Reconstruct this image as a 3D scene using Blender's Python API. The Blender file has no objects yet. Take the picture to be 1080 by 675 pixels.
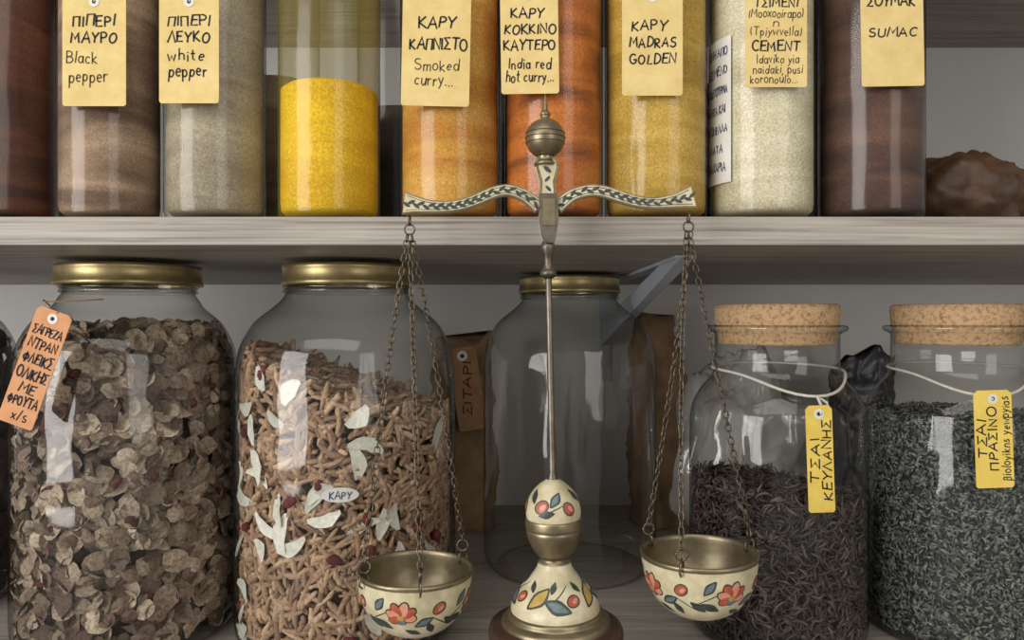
import bpy, math, random
import numpy as np
from mathutils import Vector, Matrix, noise
random.seed(4); rng=np.random.default_rng(7)
H=1.30; F=780.0
ZS=H-0.25          # lower shelf top
ZT=H+0.0657        # upper shelf top
ZU=H+0.0476        # its underside
def P(px,py,d): return Vector(((px-540)/F*d, d, H+(337.5-py)/F*d))
def solve(l,r,D):
    a=math.atan((l-540)/F); b=math.atan((r-540)/F); c=(a+b)/2; h=(b-a)/2
    return D*math.tan(c), D/math.cos(c)*math.sin(h)
def S(r,g,b):
    f=lambda c:(c/255/12.92) if c/255<=0.04045 else ((c/255+0.055)/1.055)**2.4
    return (f(r),f(g),f(b),1)
# ---------------- materials
def newmat(name):
    m=bpy.data.materials.new(name); m.use_nodes=True
    nt=m.node_tree; nt.nodes.clear()
    out=nt.nodes.new('ShaderNodeOutputMaterial')
    return m,nt,out
def N(nt,t,**k):
    n=nt.nodes.new(t)
    for a,b in k.items():
        if a in n.inputs.keys(): n.inputs[a].default_value=b
        else: setattr(n,a,b)
    return n
def pbr(name,ca,cb=None,rough=.6,metal=0,scale=20,stretch=(1,1,1),bump=0,detail=6,lo=.35,hi=.65,spec=.5,attr=False,rot=(0,0,0)):
    m,nt,out=newmat(name); L=nt.links.new
    b=N(nt,'ShaderNodeBsdfPrincipled'); b.inputs['Roughness'].default_value=rough
    b.inputs['Metallic'].default_value=metal; b.inputs['Specular IOR Level'].default_value=spec
    L(b.outputs[0],out.inputs[0])
    tc=N(nt,'ShaderNodeTexCoord'); mp=N(nt,'ShaderNodeMapping'); mp.inputs['Scale'].default_value=stretch; mp.inputs['Rotation'].default_value=rot
    L(tc.outputs['Object'],mp.inputs[0])
    no=N(nt,'ShaderNodeTexNoise'); no.inputs['Scale'].default_value=scale; no.inputs['Detail'].default_value=detail; no.inputs['Roughness'].default_value=.65
    L(mp.outputs[0],no.inputs['Vector'])
    r=N(nt,'ShaderNodeValToRGB'); r.color_ramp.elements[0].position=lo; r.color_ramp.elements[1].position=hi
    r.color_ramp.elements[0].color=ca; r.color_ramp.elements[1].color=cb or ca
    L(no.outputs[0],r.inputs[0])
    if attr:
        at=N(nt,'ShaderNodeAttribute'); at.attribute_name='col'
        mx=N(nt,'ShaderNodeMix'); mx.data_type='RGBA'; mx.blend_type='MULTIPLY'; mx.inputs[0].default_value=1
        L(at.outputs['Color'],mx.inputs[6]); L(r.outputs[0],mx.inputs[7]); L(mx.outputs[2],b.inputs['Base Color'])
    else: L(r.outputs[0],b.inputs['Base Color'])
    if bump:
        bp=N(nt,'ShaderNodeBump'); bp.inputs['Strength'].default_value=bump; bp.inputs['Distance'].default_value=.002
        L(no.outputs[0],bp.inputs['Height']); L(bp.outputs[0],b.inputs['Normal'])
    return m
def powder(name,ca,cb,cc):
    m,nt,out=newmat(name); L=nt.links.new
    b=N(nt,'ShaderNodeBsdfPrincipled'); b.inputs['Roughness'].default_value=.85
    L(b.outputs[0],out.inputs[0])
    tc=N(nt,'ShaderNodeTexCoord'); mp=N(nt,'ShaderNodeMapping'); mp.inputs['Scale'].default_value=(1,1,5); mp.inputs['Rotation'].default_value=(.15,.3,0)
    L(tc.outputs['Object'],mp.inputs[0])
    n1=N(nt,'ShaderNodeTexNoise'); n1.inputs['Scale'].default_value=9; n1.inputs['Detail'].default_value=5; n1.inputs['Distortion'].default_value=.8
    L(mp.outputs[0],n1.inputs['Vector'])
    n2=N(nt,'ShaderNodeTexNoise'); n2.inputs['Scale'].default_value=700; n2.inputs['Detail'].default_value=2
    L(tc.outputs['Object'],n2.inputs['Vector'])
    r=N(nt,'ShaderNodeValToRGB'); e=r.color_ramp.elements; e[0].position=.34; e[1].position=.66; e[0].color=ca; e[1].color=cc
    x=e.new(.5); x.color=cb
    L(n1.outputs[0],r.inputs[0])
    mr=N(nt,'ShaderNodeMapRange'); mr.inputs[1].default_value=.3; mr.inputs[2].default_value=.7; mr.inputs[3].default_value=.72; mr.inputs[4].default_value=1.2
    L(n2.outputs[0],mr.inputs[0])
    mx=N(nt,'ShaderNodeVectorMath'); mx.operation='SCALE'; L(r.outputs[0],mx.inputs[0]); L(mr.outputs[0],mx.inputs['Scale'])
    L(mx.outputs[0],b.inputs['Base Color'])
    bp=N(nt,'ShaderNodeBump'); bp.inputs['Strength'].default_value=.3; bp.inputs['Distance'].default_value=.001
    L(n2.outputs[0],bp.inputs['Height']); L(bp.outputs[0],b.inputs['Normal'])
    return m
def glassmat(name,tint=(.96,.96,.945),edge=(.28,.30,.28),rough=.05,film=0,wav=.15,g0=.05):
    m,nt,out=newmat(name); L=nt.links.new
    lw=N(nt,'ShaderNodeLayerWeight'); lw.inputs[0].default_value=.5
    pw=N(nt,'ShaderNodeMath',operation='POWER'); L(lw.outputs['Facing'],pw.inputs[0]); pw.inputs[1].default_value=3.5
    mx=N(nt,'ShaderNodeMix'); mx.data_type='RGBA'; mx.inputs[6].default_value=(*tint,1); mx.inputs[7].default_value=(*edge,1)
    L(pw.outputs[0],mx.inputs[0])
    tr=N(nt,'ShaderNodeBsdfTransparent'); L(mx.outputs[2],tr.inputs[0])
    gl=N(nt,'ShaderNodeBsdfGlossy'); gl.inputs['Roughness'].default_value=rough
    tc=N(nt,'ShaderNodeTexCoord'); no=N(nt,'ShaderNodeTexNoise'); no.inputs['Scale'].default_value=22; no.inputs['Detail'].default_value=1
    L(tc.outputs['Object'],no.inputs['Vector'])
    bp=N(nt,'ShaderNodeBump'); bp.inputs['Strength'].default_value=wav; bp.inputs['Distance'].default_value=.004
    L(no.outputs[0],bp.inputs['Height']); L(bp.outputs[0],gl.inputs['Normal'])
    ma=N(nt,'ShaderNodeMath',operation='MULTIPLY_ADD'); L(pw.outputs[0],ma.inputs[0]); ma.inputs[1].default_value=.5; ma.inputs[2].default_value=g0
    ms=N(nt,'ShaderNodeMixShader'); L(ma.outputs[0],ms.inputs[0]); L(tr.outputs[0],ms.inputs[1]); L(gl.outputs[0],ms.inputs[2])
    last=ms
    if film:
        df=N(nt,'ShaderNodeBsdfDiffuse'); df.inputs[0].default_value=film[1]
        m2=N(nt,'ShaderNodeMixShader'); m2.inputs[0].default_value=film[0]; L(ms.outputs[0],m2.inputs[1]); L(df.outputs[0],m2.inputs[2]); last=m2
    L(last.outputs[0],out.inputs[0])
    return m
GLASS=glassmat('clear_glass',wav=.5,rough=.06)
GLASS_U=glassmat('clear_glass_bottle',rough=.15,g0=.03,wav=.4)
GLASS_Y=glassmat('dusty_glass',film=(.12,S(190,170,60)),rough=.15,g0=.03,wav=.4)
PLASTIC=glassmat('plastic_film',tint=(.80,.80,.79),edge=(.45,.45,.45),rough=.14,film=(.38,S(205,202,198)),wav=.9,g0=.16)
DARKPL=pbr('black_plastic',S(34,34,40),S(60,58,64),rough=.35,scale=30,bump=.6)
BROWNPL=pbr('brown_plastic_bag',S(62,42,28),S(98,70,48),rough=.5,scale=25,bump=.3)
BRASS=pbr('aged_brass',S(118,108,86),S(154,142,114),rough=.38,metal=.82,scale=60,bump=.1)
GOLDLID=pbr('gold_lid',S(158,140,98),S(190,172,126),rough=.36,metal=.82,scale=40)
STEEL=pbr('dull_steel',S(92,84,74),S(128,120,108),rough=.42,metal=.85,scale=70,bump=.1)
CHAIN=pbr('chain_metal',S(80,70,58),S(122,110,94),rough=.42,metal=.8,scale=200)
CREAM=pbr('cream_enamel',S(176,164,130),S(210,200,168),rough=.32,scale=70)
ORANGE=pbr('flower_red',S(150,70,50),S(180,94,68),rough=.35,scale=300)
PINK=pbr('flower_pink',S(196,126,102),S(208,148,124),rough=.35,scale=300)
BLUE=pbr('flower_dusty_blue',S(84,98,106),S(108,120,124),rough=.35,scale=300)
LEAF=pbr('leaf_dark',S(40,48,46),S(68,76,68),rough=.4,scale=300)
OCH=pbr('flower_ochre',S(166,134,64),S(186,154,84),rough=.4,scale=200)
DWOOD=pbr('dark_turned_wood',S(58,42,35),S(88,64,52),rough=.35,scale=30,stretch=(1,1,4))
TAG=pbr('manila_tag',S(206,180,116),S(220,196,134),rough=.85,scale=60,bump=.05)
TAGY=pbr('yellow_tag',S(212,182,78),S(226,198,98),rough=.85,scale=60)
TAGO=pbr('kraft_orange_tag',S(192,136,94),S(208,152,108),rough=.85,scale=60)
TAGK=pbr('kraft_brown_tag',S(150,112,78),S(168,130,94),rough=.85,scale=60)
KRAFT=pbr('kraft_paper',S(112,88,62),S(146,118,88),rough=.85,scale=28,bump=.9,detail=3)
WHITE=pbr('white_paper',S(204,202,194),S(216,214,206),rough=.75,scale=50)
OFFW=pbr('small_label_paper',S(178,176,172),S(194,192,186),rough=.75,scale=50)
INK=pbr('black_ink',S(26,26,34),rough=.8)
INKB=pbr('brown_ink',S(74,58,38),rough=.8)
INKBL=pbr('blue_ink',S(40,48,84),rough=.8)
STRING=pbr('cotton_string',S(190,186,174),S(212,210,198),rough=.9,scale=400,bump=.4)
CORK=pbr('cork',S(148,110,76),S(210,174,132),rough=.9,scale=330,bump=.5,lo=.33,hi=.52)
WALL=pbr('painted_wall',S(204,202,200),S(212,210,208),rough=.9,scale=5)
BRK=pbr('bracket_grey',S(166,174,184),S(178,186,194),rough=.5,metal=.1,scale=20)
def woodmat():
    m,nt,out=newmat('ash_laminate'); L=nt.links.new
    b=N(nt,'ShaderNodeBsdfPrincipled'); b.inputs['Roughness'].default_value=.55; L(b.outputs[0],out.inputs[0])
    tc=N(nt,'ShaderNodeTexCoord')
    mp=N(nt,'ShaderNodeMapping'); mp.inputs['Scale'].default_value=(1,9,30); L(tc.outputs['Object'],mp.inputs[0])
    n1=N(nt,'ShaderNodeTexNoise'); n1.inputs['Scale'].default_value=5; n1.inputs['Detail'].default_value=8; n1.inputs['Roughness'].default_value=.7; n1.inputs['Distortion'].default_value=1.0
    L(mp.outputs[0],n1.inputs['Vector'])
    mp2=N(nt,'ShaderNodeMapping'); mp2.inputs['Scale'].default_value=(3,140,240); L(tc.outputs['Object'],mp2.inputs[0])
    n2=N(nt,'ShaderNodeTexNoise'); n2.inputs['Scale'].default_value=3; n2.inputs['Detail'].default_value=4; L(mp2.outputs[0],n2.inputs['Vector'])
    ad=N(nt,'ShaderNodeMath',operation='ADD'); L(n1.outputs[0],ad.inputs[0]); L(n2.outputs[0],ad.inputs[1])
    hf=N(nt,'ShaderNodeMath',operation='MULTIPLY'); L(ad.outputs[0],hf.inputs[0]); hf.inputs[1].default_value=.5
    r=N(nt,'ShaderNodeValToRGB'); e=r.color_ramp.elements; e[0].position=.36; e[1].position=.64; e[0].color=S(114,104,95); e[1].color=S(172,165,156)
    x=e.new(.48); x.color=S(150,142,133); L(hf.outputs[0],r.inputs[0]); L(r.outputs[0],b.inputs['Base Color'])
    bp=N(nt,'ShaderNodeBump'); bp.inputs['Strength'].default_value=.15; bp.inputs['Distance'].default_value=.001; L(n2.outputs[0],bp.inputs['Height']); L(bp.outputs[0],b.inputs['Normal'])
    return m
WOOD=woodmat()
# ---------------- mesh helpers
col=bpy.context.scene.collection
def empty(name,loc):
    e=bpy.data.objects.new(name,None); e.empty_display_size=.02; e.location=loc; col.objects.link(e); return e
def mobj(name,verts,faces,mat,parent=None,smooth=True,colors=None):
    me=bpy.data.meshes.new(name); 
    me.from_pydata([tuple(v) for v in verts],[],[tuple(f) for f in faces]); me.update()
    if smooth: me.polygons.foreach_set('use_smooth',[True]*len(me.polygons))
    if colors is not None:
        a=me.attributes.new('col','FLOAT_COLOR','POINT'); a.data.foreach_set('color',np.asarray(colors,dtype=np.float32).ravel())
    o=bpy.data.objects.new(name,me); col.objects.link(o)
    for m in (mat if isinstance(mat,list) else [mat]): me.materials.append(m)
    if parent:
        o.parent=parent; o.matrix_parent_inverse=Matrix.Translation(parent.location).inverted()
    return o
def lathe(name,prof,c,mat,parent,seg=64,mtx=None,smooth=True):
    vs=[];fs=[];n=len(prof)
    for (r,z) in prof:
        for k in range(seg):
            a=2*math.pi*k/seg; v=Vector((c[0]+r*math.cos(a),c[1]+r*math.sin(a),c[2]+z))
            vs.append(mtx@v if mtx else v)
    for i in range(n-1):
        for k in range(seg):
            k2=(k+1)%seg; fs.append((i*seg+k,i*seg+k2,(i+1)*seg+k2,(i+1)*seg+k))
    return mobj(name,vs,fs,mat,parent,smooth)
def smoothprof2(pts,sub=6):
    out=[];n=len(pts)
    for i in range(n-1):
        p0=pts[max(i-1,0)];p1=pts[i];p2=pts[i+1];p3=pts[min(i+2,n-1)]
        for s in range(sub):
            t=s/sub; out.append(tuple(.5*((2*b)+(-a+c)*t+(2*a-5*b+4*c-d)*t*t+(-a+3*b-3*c+d)*t**3) for a,b,c,d in zip(p0,p1,p2,p3)))
    out.append(pts[-1]); return out
def smoothprof(pts,sub=5): return [(max(p[0],0),p[1]) for p in smoothprof2(pts,sub)]
def box(name,x0,x1,y0,y1,z0,z1,mat,parent=None,bev=0):
    cx,cy,cz=(x0+x1)/2,(y0+y1)/2,(z0+z1)/2
    v=[(x-cx,y-cy,z-cz) for x in(x0,x1) for y in(y0,y1) for z in(z0,z1)]
    f=[(0,1,3,2),(4,6,7,5),(0,4,5,1),(2,3,7,6),(0,2,6,4),(1,5,7,3)]
    o=mobj(name,v,f,mat,parent,False); o.location=(cx,cy,cz)
    if bev:
        m=o.modifiers.new('b','BEVEL'); m.width=bev; m.segments=3
    return o
def tube(name,pts,r,mat,parent,seg=8,cyc=False):
    pts=[Vector(p) for p in pts]; n=len(pts); vs=[];fs=[]
    for i,p in enumerate(pts):
        if cyc: t=pts[(i+1)%n]-pts[i-1]
        else: t=pts[min(i+1,n-1)]-pts[max(i-1,0)]
        t.normalize(); up=Vector((0,0,1)) if abs(t.z)<.9 else Vector((1,0,0))
        a=t.cross(up).normalized(); b=t.cross(a)
        for k in range(seg):
            th=2*math.pi*k/seg; vs.append(p+a*(r*math.cos(th))+b*(r*math.sin(th)))
    m=n if cyc else n-1
    for i in range(m):
        j=(i+1)%n
        for k in range(seg):
            k2=(k+1)%seg; fs.append((i*seg+k,i*seg+k2,j*seg+k2,j*seg+k))
    if not cyc:
        fs.append(tuple(range(seg))); fs.append(tuple((n-1)*seg+k for k in range(seg)))
    return mobj(name,vs,fs,mat,parent)
# ---------------- handwriting: monoline stroke alphabet
def arc(cx,cy,rx,ry,a0,a1,n=10):
    return [(cx+rx*math.cos(math.radians(a0+(a1-a0)*i/n)),cy+ry*math.sin(math.radians(a0+(a1-a0)*i/n))) for i in range(n+1)]
G={}
def g(ch,w,*st):
    for c in ch: G[c]=(w,st)
g('AΑ',.7,[(0,0),(.33,1.02),(.7,0)],[(.12,.36),(.6,.38)])
g('BΒ',.6,[(.05,0),(.05,1)],[(.05,1)]+arc(.25,.76,.28,.24,90,-90)+[(.05,.52)]+arc(.28,.26,.33,.26,90,-90)+[(.05,0)])
g('Γ',.55,[(.05,0),(.05,1),(.55,.98)])
g('Δ',.7,[(0,0),(.35,1),(.7,0),(0,0)])
g('EΕ',.55,[(.55,1),(.05,.98),(.05,0),(.55,.02)],[(.05,.52),(.46,.54)])
g('ZΖ',.6,[(0,1),(.58,1),(0,0),(.6,0)])
g('HΗ',.6,[(.03,1),(.03,0)],[(.6,1),(.6,0)],[(.03,.5),(.6,.52)])
g('Θ',.7,arc(.35,.5,.34,.5,90,450,16),[(.1,.5),(.6,.5)])
g('IΙ',.12,[(.06,1),(.06,0)])
g('KΚ',.6,[(.04,1),(.04,0)],[(.55,1),(.06,.48),(.62,0)])
g('Λ',.65,[(0,0),(.32,1),(.66,0)])
g('MΜ',.78,[(0,0),(.1,1),(.39,.35),(.68,1),(.78,0)])
g('NΝ',.62,[(.02,0),(.02,1),(.6,0),(.6,1)])
g('Ξ',.6,[(0,1),(.6,1)],[(.08,.5),(.5,.5)],[(0,0),(.6,0)])
g('OΟ',.7,arc(.35,.5,.34,.5,100,460,16))
g('Π',.62,[(.03,0),(.03,.98),(.6,1),(.6,0)])
g('PΡ',.55,[(.05,0),(.05,1)]+arc(.25,.74,.3,.26,90,-90)+[(.05,.48)])
g('Σ',.58,[(.56,1),(.03,.98),(.36,.52),(.0,.02),(.58,0)])
g('TΤ',.65,[(0,1),(.66,.98)],[(.33,1),(.33,0)])
g('YΥ',.62,[(0,1),(.31,.5)],[(.64,1),(.31,.5),(.28,0)])
g('Φ',.75,arc(.37,.52,.36,.28,90,450,16),[(.37,1),(.37,0)])
g('XΧ',.6,[(0,1),(.6,0)],[(.6,1),(0,0)])
g('Ω',.75,[(0,0),(.25,0)]+arc(.37,.6,.33,.4,240,-60,12)+[(.5,0),(.75,0)])
g('S',.55,arc(.29,.76,.26,.24,50,240,8)+arc(.27,.26,.27,.26,80,-150,8))
g('U',.6,[(.03,1),(.03,.3)]+arc(.31,.3,.28,.3,180,360,8)+[(.6,1)])
g('C',.6,arc(.36,.5,.34,.5,50,310,12))
g('D',.62,[(.05,0),(.05,1)]+arc(.1,.5,.5,.5,90,-90,10)+[(.05,0)])
g('R',.6,[(.05,0),(.05,1)]+arc(.25,.76,.28,.24,90,-90)+[(.05,.52),(.6,0)])
g('G',.68,arc(.36,.5,.34,.5,50,330,12)+[(.66,.42),(.42,.42)])
g('L',.5,[(.04,1),(.04,0),(.52,.02)])
x=.58
g('aα',.46,arc(.22,.28,.21,.29,60,400,12),[(.44,x),(.43,.1),(.5,0)])
g('b',.46,[(.04,1),(.04,0)],arc(.23,.28,.2,.28,180,-180,12))
g('c',.4,arc(.24,.28,.22,.29,50,310,10))
g('dδ',.46,arc(.22,.28,.2,.28,60,400,12),[(.44,1),(.44,0)])
g('eε',.42,[(.04,.3),(.4,.34)]+arc(.22,.3,.19,.28,20,310,10))
g('gγy',.45,[(.02,x),(.22,.12)],[(.44,x),(.2,-.1),(.05,-.32)])
g('β',.46,[(.04,-.3),(.04,1)]+arc(.2,.76,.18,.22,90,-90,8)+arc(.22,.26,.22,.27,90,-90,8)+[(.05,0)])
g('h',.44,[(.04,1),(.04,0)],[(.04,.35)]+arc(.22,.36,.19,.2,150,0,6)+[(.42,0)])
g('iι',.1,[(.05,x),(.05,0)],[(.05,.8),(.06,.86)])
g('kκ',.42,[(.04,.95),(.04,0)],[(.38,x),(.06,.28),(.42,0)])
g('lλ',.12,[(.05,1),(.05,0)])
g('mμ',.66,[(.03,x),(.03,0)],[(.03,.4)]+arc(.18,.4,.15,.18,150,0,5)+[(.33,0)],[(.33,.4)]+arc(.48,.4,.15,.18,150,0,5)+[(.63,0)])
g('nηπ',.44,[(.03,x),(.03,0)],[(.03,.36)]+arc(.22,.38,.19,.2,150,0,6)+[(.42,0)])
g('oοσ',.44,arc(.22,.28,.21,.29,90,450,12))
g('pρ',.45,[(.04,x),(.04,-.38)],arc(.23,.28,.2,.28,180,-180,12))
g('rτ',.32,[(.04,x),(.04,0)],[(.04,.36),(.16,.54),(.34,.54)])
g('t',.32,[(.14,.95),(.14,.1),(.3,.02)],[(0,.62),(.3,.64)])
g('sςζ',.36,arc(.19,.43,.15,.15,60,240,6)+arc(.17,.14,.17,.15,70,-150,6))
g('f',.32,[(.34,.95),(.2,.98),(.14,.8),(.12,-.1)],[(0,.55),(.3,.55)])
g('uυ',.44,[(.03,x),(.05,.15),(.2,.0),(.38,.15),(.42,x)],[(.42,x),(.42,0)])
g('vν',.4,[(0,x),(.2,0),(.4,x)])
g('wω',.62,[(0,x),(.15,0),(.31,.45),(.47,0),(.62,x)])
g('xχ',.4,[(0,x),(.4,0)],[(.4,x),(0,0)])
g('/',.35,[(.3,1),(0,0)]); g('(',.2,arc(.3,.45,.22,.6,130,230,6)); g(')',.2,arc(-.1,.45,.22,.6,50,-50,6))
g('.',.1,[(.05,.0),(.06,.06)]); g(',',.1,[(.06,.05),(.0,-.15)]); g('-',.4,[(.05,.45),(.38,.45)])
def text(s,fn,w,h,mat,parent):
    bold={'black_ink':.17,'blue_ink':.13}.get(mat.name,.105)
    if mat.name=='black_ink' and any(c.islower() and c not in 'ς' for c in s): bold=.12
    strokes=[];X=0
    for c in s:
        if c==' ': X+=.4; continue
        gw,st=G.get(c,(.4,([(.05,0),(.05,.6)],)))
        jy=random.uniform(-.08,.08); js=random.uniform(.9,1.1); sl=random.uniform(-.02,.16)
        for q in st: strokes.append([((X+px_*js+sl*py_),jy+py_*js) for px_,py_ in q])
        X+=gw+.2
    X=max(X-.2,.1); vs=[];fs=[]; hw=bold*h*.5
    for q in strokes:
        pts=[((a/X-.5)*w,(b-.5)*h) for a,b in q]
        n=len(pts)
        L=[];R_=[]
        for i in range(n):
            a=pts[max(i-1,0)];b=pts[min(i+1,n-1)]
            tx,ty=b[0]-a[0],b[1]-a[1]; l=math.hypot(tx,ty) or 1e-9; tx/=l;ty/=l
            px_,py_=pts[i]; k=1
            if 0<i<n-1:
                ax,ay=pts[i][0]-pts[i-1][0],pts[i][1]-pts[i-1][1]; l2=math.hypot(ax,ay) or 1e-9
                k=min(1.5,1/max(.3,abs(ax*tx+ay*ty)/l2))
            ex=-hw*.5 if i==0 else (hw*.5 if i==n-1 else 0)
            L.append((px_+tx*ex-ty*hw*k,py_+ty*ex+tx*hw*k)); R_.append((px_+tx*ex+ty*hw*k,py_+ty*ex-tx*hw*k))
        o=len(vs)
        for a,b in zip(L,R_): vs+=[fn(*a),fn(*b)]
        fs+=[(o+2*i,o+2*i+1,o+2*i+3,o+2*i+2) for i in range(n-1)]
    mobj('lettering',vs,fs,mat,parent,False)
def tag(parent,cx,cy,w,h,d,mat,lines,rot=0,hole=True,clip=4,name='paper_tag'):
    s=d/F; C=P(cx,cy,d); a=math.radians(rot)
    R=Vector((math.cos(a),0,math.sin(a))); U=Vector((-math.sin(a),0,math.cos(a)))
    Nn=R.cross(U)
    if Nn.y>0: Nn=-Nn
    w2,h2=w/2,h/2; c=clip
    pts=[(-w2,-h2+c*.5),(-w2+c*.5,-h2),(w2-c*.5,-h2),(w2,-h2+c*.5),(w2,h2-c),(w2-c,h2),(-w2+c,h2),(-w2,h2-c)]
    t=.0005
    vs=[C+R*(x*s)+U*(y*s)+Nn*(t/2) for x,y in pts]+[C+R*(x*s)+U*(y*s)-Nn*(t/2) for x,y in pts]
    n=len(pts); fs=[tuple(range(n)),tuple(reversed(range(n,2*n)))]+[(i,(i+1)%n,n+(i+1)%n,n+i) for i in range(n)]
    mobj(name,vs,fs,mat,parent,False)
    for L in lines:
        tx,u,v,lw,lh,im=L[:6]; rr=math.radians(L[6]) if len(L)>6 else 0
        fn=lambda x,y:C+R*((u+x*math.cos(rr)-y*math.sin(rr))*s)+U*((v+x*math.sin(rr)+y*math.cos(rr))*s)+Nn*(t/2+.0002)
        text(tx,fn,lw,lh,im,parent)
    if hole:
        hv=h2-9
        ring=[];k=24
        for i in range(k):
            th=2*math.pi*i/k
            for rr_ in (2.2,5.5): ring.append(C+R*(rr_*math.cos(th)*s)+U*((hv+rr_*math.sin(th))*s)+Nn*(t/2+.0003))
        mobj('tag_eyelet',ring,[(2*i,2*i+1,(2*i+3)%(2*k),(2*i+2)%(2*k)) for i in range(k)],WHITE,parent,False)
        dot=[C+R*(2.3*math.cos(2*math.pi*i/12)*s)+U*((hv+2.3*math.sin(2*math.pi*i/12))*s)+Nn*(t/2+.00025) for i in range(12)]
        mobj('tag_hole',dot,[tuple(range(12))],INK,parent,False)
    return C,R,U,Nn,s
# ---------------- room shell
box('floor',-2.5,2.5,-3,1.0,-.05,0,pbr('floor_tile',S(120,112,104),S(136,128,118),rough=.6,scale=8))
box('wall_back',-2.5,2.5,1.0,1.1,0,2.6,WALL)
box('shelf_board',-1.3,1.3,.47,1.0,ZU,ZT,WOOD,bev=.0008)
box('wall_shelf',-1.3,1.3,.47,1.0,H+.368,H+.386,WOOD,bev=.0008)
box('countertop',-1.3,1.3,.28,1.0,ZS-.022,ZS,WOOD,bev=.0008)
# bracket
e=empty('metal_bracket',(.12,.99,H))
def slab(name,pts2,x0,x1,mat,parent):
    n=len(pts2); vs=[(x0,y,z) for y,z in pts2]+[(x1,y,z) for y,z in pts2]
    return mobj(name,vs,[tuple(range(n)),tuple(reversed(range(n,2*n)))]+[(i,(i+1)%n,n+(i+1)%n,n+i) for i in range(n)],mat,parent,False)
slab('strut',[(.53,ZU-.003),(.61,ZU-.003),(.998,ZU-.052),(.998,ZU-.082)],.121,.131,BRK,e)
slab('top_arm',[(.54,ZU-.0003),(.998,ZU-.0003),(.998,ZU-.003),(.54,ZU-.003)],.119,.133,BRK,e)
slab('wall_arm',[(.9995,ZU-.003),(.9995,ZU-.13),(.996,ZU-.13),(.996,ZU-.003)],.119,.133,BRK,e)
# ---------------- scattering bits inside jars
def scatter(name,variants,n,prof,c,zlo,top,palette,mat,parent,thick=.01,tilt=.5,smin=.8,smax=1.2,topn=0,margin=.0015,var=(.75,1.2)):
    pz=np.array([p[1] for p in prof]); pr=np.array([p[0] for p in prof]); o=np.argsort(pz); pz=pz[o]; pr=pr[o]
    allv=[];allf=[];allc=[];off=0
    pal=np.array(palette)
    for i in range(n+topn):
        th=rng.uniform(0,2*math.pi); rad=np.array([math.cos(th),math.sin(th),0.]); tan=np.array([-math.sin(th),math.cos(th),0.]); up=np.array([0,0,1.])
        if i<n:
            Rm=.08; tz=top(rad[0]*Rm*.9,rad[1]*Rm*.9); z=zlo+(tz-zlo)*rng.random(); Rr=np.interp(z,pz,pr)
            rr=Rr-rng.random()**1.3*thick; nrm=rad
        else:
            q=math.sqrt(rng.random()); z=top(0,0); Rr=np.interp(z,pz,pr); rr=q*Rr*.95; z=top(rad[0]*rr,rad[1]*rr)-rng.random()*.006; nrm=up; 
        X,Y,Z=(tan,up,nrm) if i<n else (rad,tan,nrm)
        sp=rng.uniform(0,2*math.pi)
        A=math.cos(sp)*X+math.sin(sp)*Y; B=-math.sin(sp)*X+math.cos(sp)*Y
        ta=rng.normal()*tilt; tb=rng.normal()*tilt
        A2=A*math.cos(ta)+Z*math.sin(ta); Z2=Z*math.cos(ta)-A*math.sin(ta); B2=B*math.cos(tb)+Z2*math.sin(tb); Z3=Z2*math.cos(tb)-B*math.sin(tb)
        bv,bf=variants[rng.integers(len(variants))]
        sc=rng.uniform(smin,smax); M=np.array([A2,B2,Z3])
        v=(bv*sc)@M+rad*rr+np.array([0,0,z])
        rv=np.hypot(v[:,0],v[:,1]); lim=np.interp(v[:,2],pz,pr)-margin; ex=(rv-lim).max()
        if ex>0: v=v-rad*ex
        v[:,2]=np.maximum(v[:,2],zlo-.004)
        allv.append(v+np.array(c)); allf+= [tuple(k+off for k in f) for f in bf]
        cc=pal[rng.integers(len(pal))]*rng.uniform(*var); allc.append(np.tile(np.array([cc[0],cc[1],cc[2],1]),(len(bv),1))); off+=len(bv)
    return mobj(name,np.vstack(allv),allf,mat,parent,True,np.vstack(allc))
def flake_var(r):
    k=13; vs=[(0,0,0)]
    b1,b2=random.uniform(-.4,.4),random.uniform(-.4,.4)
    for ring,q in ((1,.4),(2,.75),(3,1)):
        for i in range(k):
            th=2*math.pi*i/k; rr=r*q*(1+random.uniform(-.09,.09)*q); x,y=rr*math.cos(th),rr*math.sin(th)*.9
            z=(b1*x*x+b2*y*y)/r*1.2+random.uniform(-.09,.09)*r; vs.append((x,y,z))
    fs=[(0,1+i,1+(i+1)%k) for i in range(k)]
    for q in range(2): fs+=[(1+q*k+i,1+(q+1)*k+i,1+(q+1)*k+(i+1)%k,1+q*k+(i+1)%k) for i in range(k)]
    return np.array(vs),fs
def stick_var(L,r,seg=6,rings=7,bend=.2,taper=.5,rough=.2):
    vs=[];fs=[]
    bx=random.uniform(-bend,bend);by=random.uniform(-bend,bend)
    for i in range(rings):
        t=i/(rings-1)*2-1; rr=r*(1-taper*abs(t)**4)*(1+random.uniform(-rough,rough))
        for k in range(seg):
            a=2*math.pi*k/seg; vs.append((t*L/2,bx*L*(t*t-.5)+rr*math.cos(a),by*L*(t*t-.5)+rr*math.sin(a)))
    for i in range(rings-1):
        for k in range(seg): fs.append((i*seg+k,i*seg+(k+1)%seg,(i+1)*seg+(k+1)%seg,(i+1)*seg+k))
    fs.append(tuple(reversed(range(seg)))); fs.append(tuple((rings-1)*seg+k for k in range(seg)))
    return np.array(vs),fs
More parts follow.
